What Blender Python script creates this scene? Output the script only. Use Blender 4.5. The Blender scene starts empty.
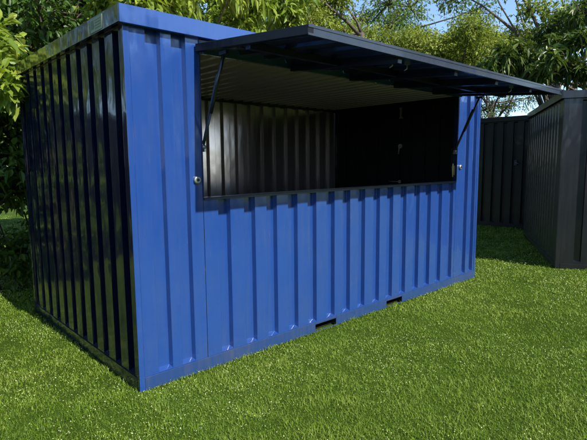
import bpy, bmesh, math, random
import numpy as np
from mathutils import Vector, Matrix, noise
random.seed(7)
rng = np.random.default_rng(11)
scene = bpy.context.scene
COL = scene.collection

# ------------------------------------------------------------------ bookkeeping
def tag(o, label=None, cat=None, group=None, kind=None):
    if label: o['label'] = label
    if cat: o['category'] = cat
    if group: o['group'] = group
    if kind: o['kind'] = kind
    return o

def empty(name, loc=(0, 0, 0), rz=0):
    o = bpy.data.objects.new(name, None); COL.objects.link(o)
    o.location = loc; o.rotation_euler = (0, 0, rz); o.empty_display_size = .2
    return o

def link(name, me, mats, parent=None):
    o = bpy.data.objects.new(name, me); COL.objects.link(o)
    if not isinstance(mats, (list, tuple)): mats = [mats]
    for m in mats: me.materials.append(m)
    if parent: o.parent = parent
    return o

class MB:
    def __init__(s): s.bm = bmesh.new()
    def quad(s, pts, mi=0):
        f = s.bm.faces.new([s.bm.verts.new(p) for p in pts]); f.material_index = mi; return f
    def box(s, a, b, mi=0):
        x0, y0, z0 = [min(a[i], b[i]) for i in range(3)]; x1, y1, z1 = [max(a[i], b[i]) for i in range(3)]
        v = [s.bm.verts.new(p) for p in ((x0,y0,z0),(x1,y0,z0),(x1,y1,z0),(x0,y1,z0),(x0,y0,z1),(x1,y0,z1),(x1,y1,z1),(x0,y1,z1))]
        for q in ((0,3,2,1),(4,5,6,7),(0,1,5,4),(1,2,6,5),(2,3,7,6),(3,0,4,7)):
            s.bm.faces.new([v[i] for i in q]).material_index = mi
        return v
    def tube(s, pts, rad, n=8, cap=True):
        pts = [Vector(p) for p in pts]
        if not isinstance(rad, (list, tuple)): rad = [rad]*len(pts)
        rings = []
        for i, p in enumerate(pts):
            d = (pts[min(i+1, len(pts)-1)] - pts[max(i-1, 0)]).normalized()
            a = d.orthogonal().normalized() if i == 0 else (ref - d*ref.dot(d)).normalized()
            ref = a; b = d.cross(a)
            rings.append([s.bm.verts.new(p + (a*math.cos(t)+b*math.sin(t))*rad[i]) for t in (2*math.pi*k/n for k in range(n))])
        for r0, r1 in zip(rings, rings[1:]):
            for k in range(n): s.bm.faces.new((r0[k], r0[(k+1) % n], r1[(k+1) % n], r1[k])).smooth = True
        if cap and n > 2:
            s.bm.faces.new(rings[0][::-1]); s.bm.faces.new(rings[-1])
    def build(s, name, mats, parent=None, bevel=0, M=None):
        if M is not None: s.bm.transform(M)
        me = bpy.data.meshes.new(name); s.bm.normal_update(); s.bm.to_mesh(me); s.bm.free()
        o = link(name, me, mats, parent)
        if bevel:
            b = o.modifiers.new('b', 'BEVEL'); b.width = bevel; b.segments = 2; b.limit_method = 'ANGLE'
        return o

# ------------------------------------------------------------------ materials
def newmat(name):
    m = bpy.data.materials.new(name); m.use_nodes = True
    nt = m.node_tree; nt.nodes.clear()
    out = nt.nodes.new('ShaderNodeOutputMaterial'); bs = nt.nodes.new('ShaderNodeBsdfPrincipled')
    nt.links.new(bs.outputs[0], out.inputs[0]); return m, nt, bs, out

def N(nt, t, **kw):
    n = nt.nodes.new(t)
    for k, v in kw.items():
        if k in n.inputs: n.inputs[k].default_value = v
        else: setattr(n, k, v)
    return n

def metal_paint(name, col, rough=.25, coat=.5, dirt=.25, dirtcol=(.22, .2, .16), wave=.0, spec=.5, metallic=0, flake=0):
    m, nt, bs, out = newmat(name)
    tc = N(nt, 'ShaderNodeTexCoord')
    n1 = N(nt, 'ShaderNodeTexNoise', Scale=2.3, Detail=6); nt.links.new(tc.outputs['Object'], n1.inputs['Vector'])
    mp = N(nt, 'ShaderNodeMapping'); mp.inputs['Scale'].default_value = (14, 14, 1.4); nt.links.new(tc.outputs['Object'], mp.inputs[0])
    n2 = N(nt, 'ShaderNodeTexNoise', Scale=2.0, Detail=8, Roughness=.65); nt.links.new(mp.outputs[0], n2.inputs['Vector'])
    n3 = N(nt, 'ShaderNodeTexNoise', Scale=60, Detail=3); nt.links.new(tc.outputs['Object'], n3.inputs['Vector'])
    mul = N(nt, 'ShaderNodeMath', operation='MULTIPLY'); nt.links.new(n1.outputs[0], mul.inputs[0]); nt.links.new(n2.outputs[0], mul.inputs[1])
    rp = N(nt, 'ShaderNodeMapRange'); rp.inputs[1].default_value = .2; rp.inputs[2].default_value = .5; rp.inputs[3].default_value = 0; rp.inputs[4].default_value = dirt
    nt.links.new(mul.outputs[0], rp.inputs[0])
    mx = N(nt, 'ShaderNodeMix', data_type='RGBA'); mx.inputs[6].default_value = (*col, 1); mx.inputs[7].default_value = (*dirtcol, 1)
    nt.links.new(rp.outputs[0], mx.inputs[0]); nt.links.new(mx.outputs[2], bs.inputs['Base Color'])
    rr = N(nt, 'ShaderNodeMapRange'); rr.inputs[3].default_value = rough*.75; rr.inputs[4].default_value = rough*1.5
    nt.links.new(n2.outputs[0], rr.inputs[0]); nt.links.new(rr.outputs[0], bs.inputs['Roughness'])
    bs.inputs['Coat Weight'].default_value = coat; bs.inputs['Coat IOR'].default_value = 1.65; bs.inputs['Coat Roughness'].default_value = .06
    bs.inputs['Specular IOR Level'].default_value = spec; bs.inputs['Metallic'].default_value = metallic
    # sheet-metal waviness and orange peel
    mp2 = N(nt, 'ShaderNodeMapping'); mp2.inputs['Scale'].default_value = (3, 3, 1.6); nt.links.new(tc.outputs['Object'], mp2.inputs[0])
    n4 = N(nt, 'ShaderNodeTexNoise', Scale=1.6, Detail=2); nt.links.new(mp2.outputs[0], n4.inputs['Vector'])
    b1 = N(nt, 'ShaderNodeBump', Strength=wave, Distance=.05); nt.links.new(n4.outputs[0], b1.inputs['Height'])
    b2 = N(nt, 'ShaderNodeBump', Strength=.12, Distance=.0015); nt.links.new(n3.outputs[0], b2.inputs['Height']); nt.links.new(b1.outputs[0], b2.inputs['Normal'])
    nt.links.new(b2.outputs[0], bs.inputs['Normal']); nt.links.new(b1.outputs[0], bs.inputs['Coat Normal'])
    return m

M = {}
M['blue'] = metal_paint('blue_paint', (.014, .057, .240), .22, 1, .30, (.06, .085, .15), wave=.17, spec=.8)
M['rail'] = metal_paint('blue_rail_paint', (.016, .047, .155), .34, .35, .55, (.08, .085, .09), wave=.05)
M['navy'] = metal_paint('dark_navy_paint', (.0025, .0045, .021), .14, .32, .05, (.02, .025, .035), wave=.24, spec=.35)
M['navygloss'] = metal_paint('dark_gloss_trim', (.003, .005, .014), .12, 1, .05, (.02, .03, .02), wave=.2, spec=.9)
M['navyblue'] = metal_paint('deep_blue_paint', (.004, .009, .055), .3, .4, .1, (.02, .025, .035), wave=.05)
M['black'] = metal_paint('anthracite_paint', (.010, .011, .015), .28, .3, .3, (.035, .035, .036), wave=.10)
M['greydark'] = metal_paint('grey_edge_paint', (.022, .027, .045), .3, .3, .3, (.1, .1, .1))
M['inner'] = metal_paint('inner_grey_sheet', (.62, .55, .57), .17, .0, .35, (.55, .50, .42), wave=.10, metallic=.72)
M['galv'] = metal_paint('galvanised_sheet', (.95, .80, .88), .17, 0, .3, (.75, .64, .62), wave=.12, metallic=.5)
M['steel'] = metal_paint('zinc_steel', (.5, .5, .46), .3, 0, .3, (.2, .18, .12), metallic=.8)
M['brass'] = metal_paint('yellow_zinc', (.45, .36, .16), .35, 0, .3, (.15, .1, .05), metallic=.7)
M['rubber'] = metal_paint('black_tube', (.01, .01, .012), .3, .3, .1)
M['plate'] = metal_paint('plate_sheet', (.20, .25, .14), .4, .2, .2)
M['ink'] = metal_paint('plate_print', (.10, .13, .08), .5, 0, .1)
M['ply'] = metal_paint('plywood_floor', (.72, .56, .45), .5, .1, .4, (.5, .38, .28))  # floor is out of view; pale warm tone added to bounce light inside
M['door'] = metal_paint('matt_black_door', (.007, .008, .009), .55, 0, .2, (.02, .02, .02), spec=.3)
M['dull'] = metal_paint('dull_black_paint', (.006, .0065, .007), .38, .08, .25, (.02, .02, .018), wave=.1, spec=.35)
M['frame'] = metal_paint('black_frame_paint', (.004, .005, .010), .4, .05, .1, spec=.25)

def leafmat(name, c0, c1, c2, trans=.35, rough=.42):
    m, nt, bs, out = newmat(name)
    at = N(nt, 'ShaderNodeAttribute', attribute_name='tint')
    cr = N(nt, 'ShaderNodeValToRGB'); e = cr.color_ramp.elements
    e[0].color = (*c0, 1); e[0].position = 0; e[1].color = (*c2, 1); e[1].position = 1
    k = e.new(.5); k.color = (*c1, 1)
    nt.links.new(at.outputs['Fac'], cr.inputs[0]); nt.links.new(cr.outputs[0], bs.inputs['Base Color'])
    bs.inputs['Roughness'].default_value = rough; bs.inputs['Specular IOR Level'].default_value = .3
    tr = N(nt, 'ShaderNodeBsdfTranslucent'); mx = N(nt, 'ShaderNodeMixShader'); mx.inputs[0].default_value = trans
    g = N(nt, 'ShaderNodeMix', data_type='RGBA', blend_type='MULTIPLY'); g.inputs[0].default_value = 1
    g.inputs[7].default_value = (1.3, 1.25, .6, 1); nt.links.new(cr.outputs[0], g.inputs[6]); nt.links.new(g.outputs[2], tr.inputs[0])
    nt.links.new(bs.outputs[0], mx.inputs[1]); nt.links.new(tr.outputs[0], mx.inputs[2]); nt.links.new(mx.outputs[0], out.inputs[0])
    return m
M['leaf_bright'] = leafmat('bright_leaf', (.10, .17, .015), (.21, .29, .03), (.38, .43, .07))
M['leaf_fine'] = leafmat('fine_leaf', (.08, .13, .018), (.20, .26, .035), (.38, .42, .08))
M['leaf_dark'] = leafmat('glossy_dark_leaf', (.035, .07, .012), (.07, .12, .018), (.15, .19, .04), .3, .34)
M['leaf_hedge'] = leafmat('hedge_leaf', (.035, .08, .015), (.07, .14, .02), (.16, .23, .04))
M['leaf_dry'] = leafmat('dry_leaf', (.35, .26, .13), (.45, .35, .2), (.5, .4, .25))
M['grass'] = leafmat('grass_blade', (.052, .108, .010), (.158, .262, .020), (.34, .40, .08), .3, .5)
M['fleck'] = leafmat('pale_fleck', (.22, .32, .06), (.38, .45, .14), (.62, .62, .38), .2, .5)

def bark(name, a, b):
    m, nt, bs, out = newmat(name)
    tc = N(nt, 'ShaderNodeTexCoord'); mp = N(nt, 'ShaderNodeMapping'); mp.inputs['Scale'].default_value = (9, 9, 2)
    nt.links.new(tc.outputs['Object'], mp.inputs[0])
    n = N(nt, 'ShaderNodeTexNoise', Scale=3, Detail=8); nt.links.new(mp.outputs[0], n.inputs['Vector'])
    cr = N(nt, 'ShaderNodeValToRGB'); cr.color_ramp.elements[0].color = (*a, 1); cr.color_ramp.elements[1].color = (*b, 1)
    cr.color_ramp.elements[0].position = .35; cr.color_ramp.elements[1].position = .65
    nt.links.new(n.outputs[0], cr.inputs[0]); nt.links.new(cr.outputs[0], bs.inputs['Base Color']); bs.inputs['Roughness'].default_value = .9
    b_ = N(nt, 'ShaderNodeBump', Strength=.6, Distance=.02); nt.links.new(n.outputs[0], b_.inputs['Height']); nt.links.new(b_.outputs[0], bs.inputs['Normal'])
    return m
M['bark'] = bark('bark', (.045, .035, .025), (.14, .11, .08))

def soil():
    m, nt, bs, out = newmat('lawn_soil')
    tc = N(nt, 'ShaderNodeTexCoord')
    n = N(nt, 'ShaderNodeTexNoise', Scale=1.1, Detail=6); nt.links.new(tc.outputs['Object'], n.inputs['Vector'])
    n2 = N(nt, 'ShaderNodeTexNoise', Scale=70, Detail=6, Roughness=.7); nt.links.new(tc.outputs['Object'], n2.inputs['Vector'])
    cr = N(nt, 'ShaderNodeValToRGB'); cr.color_ramp.elements[0].color = (.035, .062, .006, 1); cr.color_ramp.elements[1].color = (.08, .13, .015, 1)
    cr.color_ramp.elements[0].position = .35; cr.color_ramp.elements[1].position = .68
    ad = N(nt, 'ShaderNodeMath', operation='ADD'); hf = N(nt, 'ShaderNodeMath', operation='MULTIPLY'); hf.inputs[1].default_value = .5
    nt.links.new(n.outputs[0], ad.inputs[0]); nt.links.new(n2.outputs[0], ad.inputs[1]); nt.links.new(ad.outputs[0], hf.inputs[0])
    nt.links.new(hf.outputs[0], cr.inputs[0]); nt.links.new(cr.outputs[0], bs.inputs['Base Color']); bs.inputs['Roughness'].default_value = 1; bs.inputs['Specular IOR Level'].default_value = .05
    b_ = N(nt, 'ShaderNodeBump', Strength=.8, Distance=.03); nt.links.new(n2.outputs[0], b_.inputs['Height']); nt.links.new(b_.outputs[0], bs.inputs['Normal'])
    return m
M['soil'] = soil()

# ------------------------------------------------------------------ corrugated sheet
def corr(mb, org, u, nrm, s0, s1, z0, z1, chans, w, d=.036, a=.007, capz=.012, e0=.10, e1=.02, mi=0):
    """vertical sheet from s0 to s1 along u with recessed channels (right edges in chans, width w)"""
    org = Vector(org); u = Vector(u); nrm = Vector(nrm)
    P = lambda s, dep, z: org + u*s - nrm*dep + Vector((0, 0, z))
    flip = (u.cross(Vector((0, 0, 1))).dot(nrm) < 0)
    def q(*p): mb.quad(p[::-1] if flip else p, mi)
    zb, zt = z0+e0, z1-e1
    cur = s0
    for xr in chans:
        xl = xr-w
        q(P(cur, 0, z0), P(xl, 0, z0), P(xl, 0, z1), P(cur, 0, z1))
        if e0 > 0: q(P(xl, 0, z0), P(xr, 0, z0), P(xr, 0, zb), P(xl, 0, zb))
        if e1 > 0: q(P(xl, 0, zt), P(xr, 0, zt), P(xr, 0, z1), P(xl, 0, z1))
        fb, ft = zb+(capz if e0 > 0 else 0), zt-(capz if e1 > 0 else 0)
        q(P(xl, 0, zb), P(xl+a, d, fb), P(xl+a, d, ft), P(xl, 0, zt))
        q(P(xl+a, d, fb), P(xr-a, d, fb), P(xr-a, d, ft), P(xl+a, d, ft))
        q(P(xr-a, d, fb), P(xr, 0, zb), P(xr, 0, zt), P(xr-a, d, ft))
        if e0 > 0: q(P(xl, 0, zb), P(xr, 0, zb), P(xr-a, d, fb), P(xl+a, d, fb))
        if e1 > 0: q(P(xl+a, d, ft), P(xr-a, d, ft), P(xr, 0, zt), P(xl, 0, zt))
        cur = xr
    q(P(cur, 0, z0), P(s1, 0, z0), P(s1, 0, z1), P(cur, 0, z1))

def solid(o, t=.0015, mo=0):
    b = bmesh.new(); b.from_mesh(o.data); bmesh.ops.remove_doubles(b, verts=b.verts, dist=1e-5); b.to_mesh(o.data); b.free()
    v = o.modifiers.new('v', 'BEVEL'); v.width = .0025; v.segments = 2; v.limit_method = 'ANGLE'; v.angle_limit = .35
    s = o.modifiers.new('s', 'SOLIDIFY'); s.thickness = t; s.offset = -1; s.material_offset = mo; s.use_rim = True
    return o

# ================================================================== BLUE KIOSK CONTAINER
L, W, H = 4.10, 2.17, 2.20
X0, X1, ZS, ZH = .478, 3.61, 1.134, 2.065
kiosk = empty('sales_container')
tag(kiosk, 'blue corrugated steel container with its serving hatch propped open on the lawn', 'container')

mb = MB()
RT = .085           # top of the visible rail / start of the sheets
corr(mb, (0, .004, 0), (1, 0, 0), (0, -1, 0), .036, X0-.004, RT, 2.134, [.222, .384], .095, e0=.006, e1=0)
low = [.681, .889, 1.087, 1.290, 1.491, 1.700, 1.891, 2.086, 2.293, 2.490, 2.700, 2.922, 3.124, 3.336, 3.561]
corr(mb, (0, .004, 0), (1, 0, 0), (0, -1, 0), X0, X1+.003, RT, ZS-.004, low, .095, e0=.006, e1=0)
corr(mb, (0, .004, 0), (1, 0, 0), (0, -1, 0), X1+.006, L-.036, RT, 2.134, [3.865, 4.030], .085, e0=.006, e1=0)
o = mb.build('front_wall', [M['blue'], M['inner']], kiosk); solid(o, .0015, 1)

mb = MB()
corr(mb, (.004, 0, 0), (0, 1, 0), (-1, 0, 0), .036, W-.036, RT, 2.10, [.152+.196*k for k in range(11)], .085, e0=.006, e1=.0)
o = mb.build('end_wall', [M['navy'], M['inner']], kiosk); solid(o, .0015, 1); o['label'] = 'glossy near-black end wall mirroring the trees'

mb = MB()
corr(mb, (0, W-.004, 0), (-1, 0, 0), (0, 1, 0), -L+.036, -.036, RT, 2.10, [-L+.2+.2*k for k in range(20) if -L+.2+.2*k < -.05], .095, e0=.03, e1=.03)
o = mb.build('back_wall', [M['navy'], M['inner']], kiosk); solid(o, .0015, 1)

# right-hand end: a pair of dark doors in a frame
mb = MB()
for a0, a1 in ((.036, .16), (W-.16, W-.036)): mb.box((L-.03, a0, RT), (L-.004, a1, 2.10))
mb.box((L-.03, .162, 2.03), (L-.004, W-.162, 2.10))
mb.build('door_frame', M['door'], kiosk, .002)
for y0, y1 in ((.164, W/2-.002), (W/2+.002, W-.164)):
    mb = MB()
    corr(mb, (L-.006, 0, 0), (0, 1, 0), (1, 0, 0), y0, y1, .09, 2.026, [y0+.2+.2*k for k in range(4)], .08, d=.02, e0=.1, e1=.1)
    for ya, yb in ((y0, y0+.04), (y1-.04, y1)): mb.box((L-.05, ya, .09), (L-.03, yb, 2.026))
    mb.box((L-.05, y0+.041, .09), (L-.03, y1-.041, .13)); mb.box((L-.05, y0+.041, 1.98), (L-.03, y1-.041, 2.026))
    d = mb.build('door', M['door'], kiosk)
    if y1 > W/2+.1: continue
    b = MB()
    b.box((L-.075, 1.00, 2.0), (L-.055, 1.035, 2.02)); b.box((L-.07, 1.005, 1.90), (L-.058, 1.03, 1.999))
    b.box((L-.065, .99, 1.885), (L-.052, 1.045, 1.9))
    b.tube([(L-.055, 1.018, 1.93), (L-.085, 1.018, 1.93)], .007)
    b.build('bolt', M['steel'], d)
    b = MB(); b.tube([(L-.045, 1.02, 1.54), (L-.07, 1.02, 1.54)], .028, 16); b.tube([(L-.07, 1.02, 1.54), (L-.085, 1.02, 1.54), (L-.085, 1.03, 1.44)], .007)
    b.build('handle', M['steel'], d)
    b = MB(); b.tube([(L-.055, 1.02, 1.09), (L-.055, 1.20, 1.09)], .006); b.tube([(L-.045, 1.02, 1.09), (L-.07, 1.02, 1.09)], .022, 12)
    b.build('latch', M['steel'], d)

# roof: galvanised corrugated ceiling sheet, ribs running front to back
mb = MB(); z = 2.10
x = .04; P = lambda x, zz, y: (x, y, zz)
ya, yb = .052, W-.05; prof = [(.01, z)]
while x < L-.12:
    prof += [(x, z), (x+.010, z-.030), (x+.050, z-.030), (x+.060, z)]; x += .138
prof.append((L-.01, z))
for (xa, za), (xb, zb) in zip(prof, prof[1:]):
    mb.quad([(xa, ya, za), (xa, yb, za), (xb, yb, zb), (xb, ya, zb)])
mb.box((.01, .01, 2.135), (L-.01, W-.01, 2.16))
mb.build('roof', M['galv'], kiosk)
mb = MB()
mb.box((.012, W-.05, 2.045), (L-.012, W-.012, 2.098)); mb.build('ceiling_rail', M['black'], kiosk)

# fascia round the roof
o_ = .03
mb = MB(); mb.box((-o_, -o_-.006, H-.096), (L+o_, -o_+.004, H)); mb.box((-o_, -o_+.0045, H-.003), (L+o_, .03, H-.0005))
mb.box((-o_+.003, -o_+.0045, H-.096), (L+o_-.003, -.003, H-.090))
f = mb.build('roof_fascia', M['blue'], kiosk, .002)
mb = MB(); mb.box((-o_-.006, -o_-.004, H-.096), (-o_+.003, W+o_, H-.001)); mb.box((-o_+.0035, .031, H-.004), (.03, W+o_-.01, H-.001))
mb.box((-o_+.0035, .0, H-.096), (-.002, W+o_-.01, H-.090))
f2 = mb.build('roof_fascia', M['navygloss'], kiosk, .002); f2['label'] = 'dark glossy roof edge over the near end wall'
mb = MB(); mb.box((L+o_-.003, -o_+.005, H-.096), (L+o_+.006, W+o_, H-.001)); mb.build('roof_fascia', M['navy'], kiosk, .002)
mb = MB(); mb.box((-o_+.004, W+o_-.009, H-.096), (L+o_-.004, W+o_, H-.001)); mb.build('roof_fascia', M['navy'], kiosk, .002)
# small maker plate on the fascia
mb = MB(); mb.box((-o_-.009, .18, 2.112), (-o_-.0065, .352, 2.19))
pl = mb.build('type_plate', M['plate'], kiosk)
mb = MB()
for i in range(4):
    yy = .195
    while yy < .285:
        w = random.uniform(.008, .02); mb.box((-o_-.0100, yy, 2.126+i*.015), (-o_-.0091, min(yy+w, .29), 2.131+i*.015)); yy += w+.006
mb.box((-o_-.0100, .300, 2.13), (-o_-.0091, .34, 2.178))
mb.build('print', M['ink'], pl)

# corner posts (angle profiles, blue on the front leg, dark on the side leg)
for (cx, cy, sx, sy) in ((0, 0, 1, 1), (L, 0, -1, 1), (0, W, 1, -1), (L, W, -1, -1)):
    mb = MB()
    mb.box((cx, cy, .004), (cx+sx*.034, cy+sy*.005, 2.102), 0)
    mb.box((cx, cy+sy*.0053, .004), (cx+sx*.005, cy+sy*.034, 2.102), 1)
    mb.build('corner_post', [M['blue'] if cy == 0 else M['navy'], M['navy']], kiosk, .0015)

# base frame with two fork-lift pockets in the front rail
mb = MB()
def rail_front(y0, y1):
    for a, b in ((.034, 1.472), (1.715, 2.405), (2.650, L-.034)): mb.box((a, y0, .004), (b, y1, RT-.0005))
    for a, b in ((1.472, 1.715), (2.405, 2.650)): mb.box((a, y0, .066), (b, y1, RT-.0005)); mb.box((a, y0, .004), (b, y1, .012))
rail_front(-.002, .004)
for a, b in ((.034, 1.472), (1.715, 2.405), (2.650, L-.034)): mb.box((a, .0042, RT-.012), (b, .05, RT-.004))
mb.build('base_rail', M['rail'], kiosk, .0015)
mb = MB(); mb.box((-.002, .034, .004), (.004, W-.034, RT-.001)); mb.build('base_rail', M['navy'], kiosk, .0015)
mb = MB(); mb.box((L-.004, .034, .004), (L+.002, W-.034, RT-.001)); mb.box((.034, W-.004, .004), (L-.034, W+.002, RT-.001)); mb.build('base_rail', M['navy'], kiosk, .0015)
mb = MB()
for a, b in ((1.472, 1.715), (2.405, 2.650)):
    mb.box((a-.004, .006, .012), (a-.001, W-.01, .06)); mb.box((b+.001, .006, .012), (b+.004, W-.01, .06)); mb.box((a, .006, .0605), (b, W-.01, .0645))
    mb.box((a, .05, .006), (b, W-.01, .011))
mb.build('fork_pocket', M['rubber'], kiosk)
mb = MB(); mb.box((.01, .052, .067), (L-.01, W-.01, .082)); mb.build('floor_board', M['ply'], kiosk)

# frame of the hatch opening
mb = MB()
mb.box((X0-.004, -.001, ZS-.004), (X1+.004, .05, ZS+.002)); mb.box((X0+.002, -.004, ZS-.016), (X1-.002, .0015, ZS-.0045))
mb.build('sill', M['greydark'], kiosk, .001)
mb = MB()
mb.box((X0-.0035, -.0015, ZS+.0025), (X0+.003, .045, 2.098)); mb.box((X1-.003, -.0015, ZS+.0025), (X1+.0035, .045, 2.098))
mb.box((X0+.0035, -.0015, ZH+.003), (X1-.0035, .05, 2.098))
mb.build('hatch_frame', M['navyblue'], kiosk, .001)
mb = MB(); mb.box((X0+.004, .052, ZS-.02), (X1-.004, .056, ZS+.004)); mb.box((X1-.02, .05, ZS+.1), (X1-.003, .06, ZS+.35)); mb.build('sill_lip', M['black'], kiosk)

for (x, z_) in ((.433, 1.248), (3.680, 1.284)):
    mb = MB(); mb.tube([(x, .003, z_), (x, -.010, z_), (x, -.014, z_)], [.024, .024, .018], 24)
    k = mb.build('lock', M['steel'], kiosk)
    b = MB(); b.tube([(x, -.0142, z_), (x, -.019, z_)], .009, 16); b.box((x-.0015, -.0205, z_-.006), (x+.0015, -.0192, z_+.006)); b.build('keyhole', M['rubber'], k)

# barrel bolts on the inside of the right jamb
mb = MB()
mb.box((X1-.012, .02, 1.20), (X1-.005, .05, 1.30)); mb.tube([(X1-.02, .035, 1.18), (X1-.02, .035, 1.32)], .007); mb.box((X1-.036, .03, 1.27), (X1-.012, .042, 1.285))
mb.build('barrel_bolt', M['brass'], kiosk, .001)

# ---- the hatch flap, hinged under the fascia and swung up
FX0, FX1, FD = .444, 3.640, .985
zo, zi = 1.981, 2.066            # outer and hinge height of the top face
ang = math.atan2(zo-zi, FD-.02)
hatch = empty('hatch_flap'); hatch.parent = kiosk
hatch.location = (0, -.008, zi)   # local: x along the container, y outwards (-), z up
hatch.rotation_euler = (-ang, 0, 0)
T = .044; D = .978
mb = MB()
mb.box((FX1-.035, -D, -T), (FX1, -.002, 0)); mb.build('side_frame', M['frame'], hatch, .0015)
mb = MB(); mb.box((FX0, -D, -T), (FX0+.035, -.002, 0))
mb.box((FX0+.12, -D*.32, -T*.7), (FX0+.14, -D*.30, -T*.3))
mb.build('side_frame', M['frame'], hatch, .0015)
mb = MB(); mb.box((FX0+.0355, -.035, -T-.012), (FX1-.0355, -.002, 0)); mb.build('hinge_rail', M['blue'], hatch, .0015)
mb = MB()
mb.box((FX0+.0355, -D, -T), (FX1-.0355, -D+.03, 0)); mb.box((FX0, -D-.003, -.012), (FX1, -D-.0005, .002))
mb.box((FX0, -D-.0055, -T-.003), (FX1, -D-.0005, -T+.007))
mb.build('front_edge', M['greydark'], hatch, .001)
mb = MB()
def flap_sheet(b, z, d, mi=0):
    xx = FX0+.0355; b_ = [(xx, z)]
    xs = xx+.06
    while xs < FX1-.14:
        b_ += [(xs, z), (xs+.012, z-d), (xs+.083, z-d), (xs+.095, z)]; xs += .2
    b_.append((FX1-.0355, z))
    for (xa, za), (xb, zb) in zip(b_, b_[1:]):
        b.quad([(xa, -D+.03, za), (xa, -.036, za), (xb, -.036, zb), (xb, -D+.03, zb)], mi)
flap_sheet(mb, -.004, .022)
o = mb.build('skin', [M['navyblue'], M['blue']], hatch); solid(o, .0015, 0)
mb = MB()
for xs in (1.21, 1.84, 2.43, 3.05): mb.box((xs-.02, -D+.031, -.075), (xs+.02, -.037, -.027))
mb.box((FX0+.036, -.50, -.066), (1.189, -.46, -.028))
for a, b in ((1.231, 1.819), (1.861, 2.409), (2.451, 3.029), (3.071, FX1-.036)): mb.box((a, -.50, -.066), (b, -.46, -.028))
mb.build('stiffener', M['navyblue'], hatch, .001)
for xs in (1.27, 1.42, 2.9):
    mb = MB(); mb.box((xs, -.86, -T-.006), (xs+.02, -.83, -T+.017)); mb.tube([(xs+.01, -.845, -T), (xs+.01, -.845, -T-.03), (xs+.01, -.825, -T-.04)], .004, 6)
    mb.build('hook', M['steel'], hatch)
for xs in (.62, 1.5, 2.4, 3.4):
    mb = MB(); mb.tube([(xs, .0, -.012), (xs+.09, .0, -.012)], .007, 10); mb.build('hinge', M['rubber'], hatch)
# gas struts
for xs, xa in ((X0+.018, X0+.018), (X1-.018, X1-.018)):
    top = Vector((xs, -.235, 1.985)); bot = Vector((xa, .015, 1.452)); d = (bot-top)
    mb = MB(); mb.tube([top+d*.03, top+d*.62], .0105, 12); mb.tube([top, top+d*.03], .006, 10)
    s_ = mb.build('gas_strut', M['rubber'], kiosk)
    b = MB(); b.tube([top+d*.6, bot], .0065, 10); b.build('piston_rod', M['greydark'], s_)
    b = MB(); b.tube([bot+Vector((-.012, 0, 0)), bot+Vector((.012, 0, 0))], .013, 12); b.box(bot+Vector((-.008, -.02, -.03)), bot+Vector((.004, .02, -.012))); b.build('ball_stud', M['steel'], s_)
    b = MB(); b.box(top+Vector((-.012, -.035, -.012)), top+Vector((.008, .035, .008))); b.build('bracket', M['rubber'], s_)
# folding stay beside each strut
for xs in (X0+.006, X1-.032):
    mb = MB(); mb.box((xs+.004, -.006, 0), (xs+.009, .006, .44))
    mb.build('stay', M['greydark'], kiosk, 0, Matrix.Translation((0, .012, 1.47)) @ Matrix.Rotation(.42, 4, 'X') )

# ================================================================== BLACK CONTAINERS
def black_container(label, org, rz, Lx, Wy, hgt, nch, wch, mat='black'):
    r = empty('storage_container', org, rz); tag(r, label, 'container')
    for (name, o_, u, n, ln) in (('front_wall', (0, .004, 0), (1, 0, 0), (0, -1, 0), Lx), ('back_wall', (Lx, Wy-.004, 0), (-1, 0, 0), (0, 1, 0), Lx),
                                ('end_wall', (.004, Wy, 0), (0, -1, 0), (-1, 0, 0), Wy), ('end_wall', (Lx-.004, 0, 0), (0, 1, 0), (1, 0, 0), Wy)):
        mb = MB(); ch = []; s = .28
        while s < ln-.1: ch.append(s); s += .2
        corr(mb, o_, u, n, .056, ln-.056, .07, hgt-.09, ch, .08, e0=.03, e1=.02)
        o = solid(mb.build(name, M[mat], r), .0015, 0)
    for (cx, cy, sx, sy) in ((0, 0, 1, 1), (Lx, 0, -1, 1), (0, Wy, 1, -1), (Lx, Wy, -1, -1)):
        mb = MB(); mb.box((cx, cy, .004), (cx+sx*.055, cy+sy*.005, hgt-.09)); mb.box((cx, cy+sy*.0053, .004), (cx+sx*.005, cy+sy*.055, hgt-.09)); mb.build('corner_post', M[mat], r, .002)
    mb = MB()
    mb.box((.056, -.002, .004), (Lx-.056, .004, .069)); mb.box((.056, Wy-.004, .004), (Lx-.056, Wy+.002, .069))
    mb.box((-.002, .056, .004), (.004, Wy-.056, .069)); mb.box((Lx-.004, .056, .004), (Lx+.002, Wy-.056, .069)); mb.build('base_rail', M[mat], r, .002)
    mb = MB()
    mb.box((-.03, -.03, hgt-.088), (Lx+.03, -.02, hgt)); mb.box((-.03, Wy+.02, hgt-.088), (Lx+.03, Wy+.03, hgt))
    mb.box((-.03, -.0198, hgt-.088), (-.02, Wy+.0198, hgt)); mb.box((Lx+.02, -.0198, hgt-.088), (Lx+.03, Wy+.0198, hgt))
    mb.box((-.019, -.019, hgt-.03), (Lx+.019, Wy+.019, hgt-.01)); mb.build('roof', M[mat], r, .002)
    return r
# near one on the right edge of the picture: its left-hand side faces the gap
u_ = Vector((.875, .484, 0)).normalized(); ang2 = math.atan2(u_.y, u_.x)
# local +x must run along the visible side; its outward normal is local -y... the visible side faces up-left, so mirror: long side as back wall
n_ = Vector((u_.y, -u_.x, 0))
c0 = Vector((5.242, -.47, 0)) + n_*2.1
bc = black_container('dark grey corrugated container cut by the right edge, its long side facing the blue one', c0, ang2, 2.95, 2.1, 2.17, 0, 0)
mb = MB(); mb.box((-.012, .0, .2), (-.006, .06, 2.0))
mb.build('door_seal', M['rubber'], bc)
bc2 = black_container('black corrugated container standing square across the end of the grass gap', (8.47, 4.3, 0), -math.pi/2, 4.1, 2.1, 2.2, 0, 0, 'dull')
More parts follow.
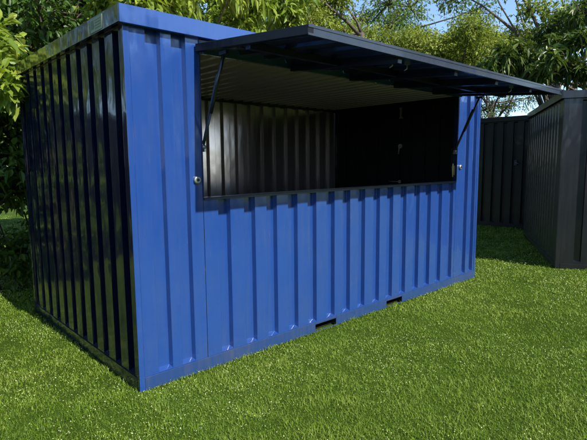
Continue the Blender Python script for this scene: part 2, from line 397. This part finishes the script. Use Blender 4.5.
# lever handle and hinges on the far one (its local x runs along -Y)
for (yy, zz) in ((2.85, 1.3),):
    mb = MB(); mb.box((yy, -.02, zz-.05), (yy+.05, -.004, zz+.05)); mb.tube([(yy+.025, -.03, zz), (yy+.1, -.045, zz-.02)], .008, 8)
    mb.build('handle', M['greydark'], bc2)

# ================================================================== GROUND
def gz(x, y):
    e = noise.noise(Vector((x*.55, y*.55, .3)))*.025 + noise.noise(Vector((x*1.9, y*1.9, 5.3)))*.008
    # keep level under the containers
    dx = max(-.25-x, 0, x-(L+.25)); dy = max(-.25-y, 0, y-(W+.25)); d = math.hypot(dx, dy)
    k = min(d/.9, 1)
    return e*k
mb = MB(); n = 150
xs = np.concatenate([np.linspace(-300, -12, 12)[:-1], np.linspace(-12, 16, 113), np.linspace(16, 300, 12)[1:]])
ys = np.concatenate([np.linspace(-300, -12, 12)[:-1], np.linspace(-12, 16, 113), np.linspace(16, 300, 12)[1:]])
V = [[mb.bm.verts.new((x, y, gz(x, y) if abs(x) < 17 and abs(y) < 17 else 0)) for x in xs] for y in ys]
for j in range(len(ys)-1):
    for i in range(len(xs)-1): mb.bm.faces.new((V[j][i], V[j][i+1], V[j+1][i+1], V[j+1][i])).smooth = True
tag(mb.build('ground', M['soil']), kind='structure')

CAM = Vector((-1.16651, -2.62321, 1.35505))

def mesh_np(name, verts, loops, starts, totals, tint, mat):
    me = bpy.data.meshes.new(name)
    me.vertices.add(len(verts)); me.vertices.foreach_set('co', verts.astype(np.float32).ravel())
    me.loops.add(len(loops)); me.loops.foreach_set('vertex_index', loops.astype(np.int32))
    me.polygons.add(len(starts)); me.polygons.foreach_set('loop_start', starts.astype(np.int32)); me.polygons.foreach_set('loop_total', totals.astype(np.int32))
    me.polygons.foreach_set('use_smooth', np.zeros(len(starts), bool))
    me.update(calc_edges=True)
    at = me.attributes.new('tint', 'FLOAT', 'POINT'); at.data.foreach_set('value', tint.astype(np.float32))
    return me

def in_fp(x, y, pad=0):
    a = (x > -pad) & (x < L+pad) & (y > -pad) & (y < W+pad)
    rx, ry = x-c0.x, y-c0.y
    lx = rx*u_.x+ry*u_.y; ly = -rx*u_.y+ry*u_.x
    b = (lx > -pad) & (lx < 2.95+pad) & (ly > -pad) & (ly < 2.1+pad)
    c = (x > 8.47-pad) & (x < 10.57) & (y > .2) & (y < 4.3)
    return a | b | c

def field(x, y, sc, seed):
    # smooth value noise on numpy arrays
    r = np.random.default_rng(seed); g = r.random((256, 256))
    fx, fy = x*sc+900, y*sc+900; ix, iy = np.floor(fx).astype(int), np.floor(fy).astype(int); tx, ty = fx-ix, fy-iy
    tx, ty = tx*tx*(3-2*tx), ty*ty*(3-2*ty); G = lambda a, b: g[a % 256, b % 256]
    return (G(ix, iy)*(1-tx)+G(ix+1, iy)*tx)*(1-ty)+(G(ix, iy+1)*(1-tx)+G(ix+1, iy+1)*tx)*ty

def gz_np(x, y): return np.array([gz(a, b) for a, b in zip(x, y)])

def scatter(n, r0, r1, pw, a0=-25, a1=105):
    # density ~ r^-pw per area beyond 2.6 m, constant nearer
    rr = np.linspace(r0, r1, 4000); den = np.where(rr < 2.6, 1, (rr/2.6)**-pw)*rr; cdf = np.cumsum(den); cdf /= cdf[-1]
    r = np.interp(rng.random(n), cdf, rr); th = np.radians(rng.uniform(a0, a1, n))
    return CAM.x+np.sin(th)*r, CAM.y+np.cos(th)*r, r

def make_grass(n):
    x, y, r = scatter(n, .9, 15, 1.5)
    k = ~in_fp(x, y, .004); x, y, r = x[k], y[k], r[k]; n = len(x)
    z = gz_np(x, y)
    f1 = field(x, y, 1.3, 1); f2 = field(x, y, 9, 2); f3 = field(x, y, 30, 3)
    h = (.010+.012*rng.random(n)**1.3)*(.6+.8*f2)*(.75+.5*f3)
    nearwall = np.minimum(np.minimum(np.abs(y), np.abs(x)), 1); h *= np.where(nearwall < .05, 1.5, 1)
    h *= np.where((x > 5.5) & (y > .2), 1.6, 1)
    wd = .0024*np.maximum(1, r/2.6)**.85*rng.uniform(.7, 1.4, n)
    az = rng.uniform(0, 2*np.pi, n)+f2*3; ln = rng.uniform(.3, 1.8, n)*h
    dx, dy = np.cos(az), np.sin(az); px, py = -dy*wd/2, dx*wd/2
    b = np.stack([x, y, z-.003], 1)
    v = np.zeros((n, 5, 3)); side = np.stack([px, py, np.zeros(n)], 1)
    mid = b+np.stack([dx*ln*.3, dy*ln*.3, h*.62], 1); tip = b+np.stack([dx*ln, dy*ln, h], 1)
    v[:, 0] = b-side; v[:, 1] = b+side; v[:, 2] = mid+side*.85; v[:, 3] = mid-side*.85; v[:, 4] = tip
    idx = np.arange(n)[:, None]*5
    loops = (idx+np.array([0, 1, 2, 3, 3, 2, 4])[None]).ravel()
    st = (np.arange(n)[:, None]*7+np.array([0, 4])[None]).ravel(); to = np.tile([4, 3], n)
    t = np.clip(.12+.30*f1+.30*f2+.35*(rng.random(n)-.35), 0, 1); t = np.where(rng.random(n) < .05, np.clip(t+.4, 0, 1), t)
    return mesh_np('grass', v.reshape(-1, 3), loops, st, to, np.repeat(t, 5), None)
me = make_grass(880000)
tag(link('grass', me, M['grass']), 'short mown green grass blades of the lawn', 'grass', kind='stuff')

def make_flecks(n):  # small pale facets lying over the blades, thicker in random patches
    x, y, r = scatter(n, .9, 11, .9)
    f = field(x, y, 2.2, 8)*.6+field(x, y, 7, 9)*.4
    k = (~in_fp(x, y, .02)) & (rng.random(n) < np.clip((f-.33)*2.6, .06, 1)); x, y, r, f = x[k], y[k], r[k], f[k]; n = len(x)
    z = gz_np(x, y)+rng.uniform(.014, .032, n)
    s = rng.uniform(.0018, .0040, n)*np.maximum(1, r/3.2)**.5
    nrm = rng.normal(size=(n, 3))*.55+np.array([0, -.35, 1]); nrm /= np.linalg.norm(nrm, axis=1)[:, None]
    a = np.cross(nrm, rng.normal(size=(n, 3))); a /= np.linalg.norm(a, axis=1)[:, None]; b = np.cross(nrm, a)
    c = np.stack([x, y, z], 1); v = np.zeros((n, 6, 3))
    for i in range(6):
        t = math.pi/3*i; rr = s*rng.uniform(.7, 1.2, n)
        v[:, i] = c+(a*math.cos(t)+b*math.sin(t)*.75)*rr[:, None]
    loops = np.arange(n*6); st = np.arange(n)*6; to = np.full(n, 6)
    return mesh_np('pale_flecks', v.reshape(-1, 3), loops, st, to, np.repeat(rng.random(n)**1.4, 6), None)
tag(link('pale_flecks', make_flecks(150000), M['fleck']), 'tiny pale clover scattered over the lawn', 'flecks', kind='stuff')

# ================================================================== FOLIAGE
def leaves(name, pos, dirs, size, tint, mat, parent, ratio=.38, droop=.25, fold=.18):
    """pos: leaf base, dirs: leaf direction, size: leaf length"""
    n = len(pos); dirs = dirs/np.linalg.norm(dirs, axis=1)[:, None]
    rnd = rng.normal(size=(n, 3))*.5+np.array([0, -.25, 1.0])
    side = np.cross(dirs, rnd); side /= np.linalg.norm(side, axis=1)[:, None]; up = np.cross(side, dirs)
    s = size[:, None]; w = s*ratio*rng.uniform(.8, 1.2, (n, 1))
    v = np.zeros((n, 7, 3)); dn = np.array([0, 0, -1.])
    v[:, 0] = pos
    v[:, 1] = pos+dirs*s*.5+dn*s*droop*.2; tip = pos+dirs*s+dn*s*droop*rng.uniform(.3, 1.5, (n, 1)); v[:, 2] = tip
    for k, sg in ((3, 1), (5, -1)):
        v[:, k] = pos+dirs*s*.3+side*w*.48*sg+up*s*fold*.5
        v[:, k+1] = pos+dirs*s*.68+side*w*.40*sg+up*s*fold*.4+dn*s*droop*.35
    idx = np.arange(n)[:, None]*7
    loops = (idx+np.array([0, 3, 1, 3, 4, 2, 1, 0, 1, 5, 1, 2, 6, 5])[None]).ravel()
    st = (np.arange(n)[:, None]*14+np.array([0, 3, 7, 10])[None]).ravel(); to = np.tile([3, 4, 3, 4], n)
    me = mesh_np(name, v.reshape(-1, 3), loops, st, to, np.repeat(tint, 7), None)
    return link(name, me, mat, parent)

def shoots(cen, rad, nshoot, nleaf, spread, ltype='whorl', core=.35, outbias=1.0, flat=.75):
    """leafy shoots through an ellipsoidal clump"""
    d = rng.normal(size=(nshoot, 3)); d /= np.linalg.norm(d, axis=1)[:, None]
    q = core+(1-core)*rng.random(nshoot)**(1/outbias if outbias else 1)
    p = np.array(cen)+d*q[:, None]*np.array(rad)
    P, Dd = [], []
    ax = d*np.array([1, 1, flat])+rng.normal(size=(nshoot, 3))*.45+np.array([0, 0, .15]); ax /= np.linalg.norm(ax, axis=1)[:, None]
    for k in range(nleaf):
        t = (k/max(nleaf-1, 1)-.5)*spread
        r = rng.normal(size=(nshoot, 3)); r -= ax*(r*ax).sum(1)[:, None]; r /= np.linalg.norm(r, axis=1)[:, None]
        P.append(p+ax*t+rng.normal(size=(nshoot, 3))*.01); Dd.append(ax*rng.uniform(.15, 1.0, (nshoot, 1))+r*.9+np.array([0, 0, -.18]))
    return np.concatenate(P), np.concatenate(Dd), p, ax

def grow(name, label, cat, base, clumps, leafsz, nshoot, nleaf, spread, mat, tintbase=.45, group=None, trunk_top=None, trunk_r=.12, ratio=.38, droop=.25, twigs=True, parts=('trunk', 'crown'), limbs=True, core=.3):
    """clumps: list of (centre, radii, density)"""
    r = empty(name, base); tag(r, label, cat, group)
    B = Vector(base); P, Dd, S, Tn = [], [], [], []
    mb = MB()
    top = Vector(trunk_top) if trunk_top is not None else B+Vector((0, 0, 2.5))
    mid = (B+top)/2+Vector((random.uniform(-.15, .15), random.uniform(-.1, .1), 0))
    mb.tube([Vector((0, 0, -.05)), mid-B, top-B], [trunk_r*1.15, trunk_r*.85, trunk_r*.55], 10)
    for cen, rad, den in clumps:
        cen = Vector(cen); ns = max(4, int(nshoot*den))
        p, d_, sp, sax = shoots(cen, rad, ns, nleaf, spread, core=core); P.append(p); Dd.append(d_)
        ct = random.uniform(-.16, .16)
        S.append(leafsz*rng.uniform(.6, 1.25, len(p))); Tn.append(np.clip(tintbase+ct+rng.normal(size=len(p))*.2, 0, 1))
        if limbs:
            st = B.lerp(top, random.uniform(.45, 1)); m1 = st.lerp(cen, .5)+Vector((random.uniform(-.15, .15), random.uniform(-.15, .15), random.uniform(-.05, .25)))
            lr = trunk_r*random.uniform(.22, .38)
            j = lambda k: Vector([random.uniform(-k, k) for _ in range(3)])
            mb.tube([st-B, st.lerp(m1, .5)+j(.10)-B, m1-B, m1.lerp(cen, .5)+j(.12)-B, cen-B], [lr*1.2, lr*.95, lr*.7, lr*.45, lr*.25], 6)
            if twigs:
                for i in range(min(ns, 26)):
                    e = Vector(sp[i]); c_ = cen.lerp(e, .5)+Vector((random.uniform(-.06, .06),)*3)
                    mb.tube([cen-B, c_-B, e-B], [lr*.35, lr*.22, .003], 4, False)
    mb.build(parts[0], M['bark'], r)
    P = np.concatenate(P)-np.array(base); o = leaves(parts[1], P, np.concatenate(Dd), np.concatenate(S), np.concatenate(Tn), mat, r, ratio, droop)
    return r

F = CAM  # camera position used only to think about distances when placing the planting
def rnd_clumps(n, box0, box1, rad, den=1, keep=None):
    out = []
    while len(out) < n:
        c = [random.uniform(a, b) for a, b in zip(box0, box1)]
        if keep and not keep(c): continue
        k = random.uniform(.7, 1.3); out.append((c, (rad*k*1.15, rad*k*1.15, rad*k*.8), den*k*k)); 
    return out

# laurel-like shrub
grow('broadleaf_shrub', 'broad-leaved green shrub filling the gap behind the far left corner of the blue container', 'shrub', (-.1, 3.2, 0),
     rnd_clumps(30, (-.8, 2.85, .2), (.7, 3.6, 2.7), .32), .095, 150, 5, .11, M['leaf_hedge'], .7, trunk_top=(-.1, 3.3, 1.8), trunk_r=.05, ratio=.5)
grow('overhanging_bush', 'bright lime-leaved bush whose sprays droop over the far left roof corner', 'shrub', (-.45, 2.75, 0),
     [((-.16, 2.1, 2.14), (.09, .20, .16), .8), ((-.13, 2.0, 1.98), (.06, .14, .12), .6), ((-.15, 2.3, 2.42), (.16, .2, .2), 1), ((-.35, 2.3, 2.1), (.2, .2, .3), 1), ((-.05, 2.55, 2.55), (.2, .2, .2), .8)], .125, 26, 5, .10, M['leaf_bright'], .5, trunk_top=(-.4, 2.6, 1.9), trunk_r=.025, ratio=.44, twigs=False)
grow('shade_tree', 'dark-crowned tree with a shadowy interior above the left end of the blue container', 'tree', (.9, 5.4, 0),
     rnd_clumps(62, (-.9, 3.7, 2.0), (2.6, 6.2, 4.9), .46), .10, 120, 5, .13, M['leaf_hedge'], .4, trunk_top=(1.0, 5.2, 3.0), trunk_r=.13, ratio=.5)
grow('walnut_tree', 'yellow-green tree with long pointed leaflets close behind the blue roof front', 'tree', (3.4, 4.6, 0),
     rnd_clumps(34, (1.2, 2.9, 2.25), (4.6, 4.6, 4.1), .34), .15, 64, 7, .24, M['leaf_bright'], .5, trunk_top=(3.0, 4.4, 2.7), trunk_r=.09, ratio=.38, droop=.45)
grow('acacia_tree', 'fine-leaved yellow-green tree with a dark forked trunk above the open hatch', 'tree', (8.9, 5.6, 0),
     rnd_clumps(80, (5.0, 5.0, 2.2), (10.6, 9.4, 5.6), .5, keep=lambda c: c[1] > 5.6 or c[2] < 3.1 or c[0] < 7.2), .066, 460, 5, .14, M['leaf_fine'], .6, trunk_top=(8.8, 5.6, 4.6), trunk_r=.15, ratio=.5)
grow('bushy_tree', 'dense yellow-green bushy tree above the right end of the hatch flap', 'tree', (11.9, 4.7, 0),
     rnd_clumps(64, (10.4, 3.1, 2.0), (13.2, 6.6, 4.9), .5, keep=lambda c: math.atan2(c[0]+1.17, c[1]+2.62) < math.radians(61.5) or c[2] > 3.5), .068, 440, 5, .14, M['leaf_fine'], .62, trunk_top=(11.6, 4.7, 3.2), trunk_r=.15, ratio=.5)
grow('tall_tree', 'tall open-crowned grey-green tree letting blue sky through, furthest back', 'tree', (13.5, 11.5, 0),
     rnd_clumps(58, (7.5, 6.0, 3.4), (18.0, 14.0, 8.2), .7, .7), .11, 150, 5, .25, M['leaf_hedge'], .75, trunk_top=(13, 11.3, 6.2), trunk_r=.22, ratio=.42)
grow('glossy_leaved_tree', 'dark glossy-leaved tree reaching over the grey container at upper right', 'tree', (11.8, .9, 0),
     rnd_clumps(9, (9.6, -.6, 2.9), (11.2, 2.0, 4.9), .30)+rnd_clumps(20, (8.2, .1, 2.95), (9.8, 2.3, 3.6), .22), .17, 34, 7, .16, M['leaf_dark'], .55, trunk_top=(11.2, .8, 3.0), trunk_r=.10, ratio=.30, droop=.35)
grow('copper_leaved_tree', 'tree with lighter, partly brownish leaves in the upper right corner', 'tree', (13.8, 2.6, 0),
     rnd_clumps(19, (11.3, -1.5, 3.9), (15, 4.8, 6.8), .5), .12, 100, 6, .2, M['leaf_fine'], .55, trunk_top=(13, 2.4, 4.0), trunk_r=.16, ratio=.42)

grow('bare_branched_tree', 'thin distant tree with open twiggy branches against the low sky past the hatch', 'tree', (17.5, 6.2, 0),
     rnd_clumps(26, (15.5, 4.0, 2.4), (19.5, 8.5, 6.0), .6, .6), .09, 110, 5, .25, M['leaf_hedge'], .3, trunk_top=(17.5, 6.2, 3.6), trunk_r=.10, ratio=.4)

# what stands outside the picture and shows mirrored in the paint
black_container('black corrugated container left of the lawn, mirrored in the dark end wall', (-5.3, 4.15, 0), 0, 4.3, 2.1, 2.05, 0, 0, 'dull')
for bx, by, hh, lab in ((-2.2, 8.4, 4.6, 'sunlit leafy tree directly behind the container left of the lawn'), (-5.6, 9.4, 5.2, 'broad sunlit tree further left behind the container left of the lawn'), (-9.5, 6.5, 5.0, 'sunlit tree at the far left, outside the picture')):
    grow('garden_tree', lab, 'tree', (bx, by, 0), rnd_clumps(34, (bx-1.6, by-1.2, 1.6), (bx+1.6, by+1.2, hh+1), .6), .15, 80, 5, .2, M['leaf_bright'], .5, trunk_top=(bx, by, 2.6), trunk_r=.12, twigs=False)
for bx, by, hh, lab in ((-3.5, -11, 5.2, 'dark tree behind the photographer, leftmost of four'), (2.5, -11.5, 5.6, 'dark tree behind the photographer, second of four from the left'), (5.6, -12.5, 5.4, 'dark tree behind the photographer, third of four from the left'), (17.5, -10.5, 5.6, 'dark tree behind the photographer, rightmost of four')):
    grow('garden_tree', lab, 'tree', (bx, by, 0), rnd_clumps(60, (bx-3.2, by-1.2, .5), (bx+3.2, by+1.2, hh), .85), .24, 70, 5, .3, M['leaf_dark'], .3, trunk_top=(bx, by, 2.6), trunk_r=.16, twigs=False)

# ================================================================== CAMERA
yaw, pitch, roll, fpx = .74341, .12, -.0085, 483.07
fw = Vector((math.sin(yaw)*math.cos(pitch), math.cos(yaw)*math.cos(pitch), -math.sin(pitch)))
rt = Vector((math.cos(yaw), -math.sin(yaw), 0)); up = rt.cross(fw)
r2 = math.cos(roll)*rt+math.sin(roll)*up; u2 = -math.sin(roll)*rt+math.cos(roll)*up
cd = bpy.data.cameras.new('camera'); cam = bpy.data.objects.new('camera', cd); COL.objects.link(cam)
cam.matrix_world = Matrix(((r2.x, u2.x, -fw.x, CAM.x), (r2.y, u2.y, -fw.y, CAM.y), (r2.z, u2.z, -fw.z, CAM.z), (0, 0, 0, 1)))
cd.sensor_width = 36; cd.lens = fpx/587*36; cd.clip_end = 1000; cd.clip_start = .05
scene.camera = cam
scene.cycles.max_bounces = 10; scene.cycles.diffuse_bounces = 5; scene.cycles.glossy_bounces = 5

# ================================================================== LIGHT
EL, AZ = math.radians(42), math.radians(1.6)      # sun in front of the kiosk (towards -Y), a touch to +X
sv = Vector((math.sin(AZ)*math.cos(EL), -math.cos(AZ)*math.cos(EL), math.sin(EL)))
sd = bpy.data.lights.new('sun', 'SUN'); sd.energy = 4.2; sd.angle = math.radians(.53); sd.color = (1, .955, .88)
so = bpy.data.objects.new('sun', sd); COL.objects.link(so); so.rotation_euler = sv.to_track_quat('Z', 'Y').to_euler(); so.location = (0, 0, 12)
w = bpy.data.worlds.new('World'); scene.world = w; w.use_nodes = True
nt = w.node_tree; bg = nt.nodes['Background']; sky = nt.nodes.new('ShaderNodeTexSky'); sky.sky_type = 'NISHITA'; sky.sun_disc = False
sky.sun_elevation = EL; sky.sun_rotation = math.atan2(sv.x, sv.y); sky.altitude = 0; sky.air_density = .8; sky.dust_density = .1; sky.ozone_density = 3
nt.links.new(sky.outputs[0], bg.inputs[0]); bg.inputs[1].default_value = .15
scene.view_settings.view_transform = 'Standard'; scene.view_settings.look = 'None'; scene.view_settings.gamma = 1; scene.view_settings.exposure = .85
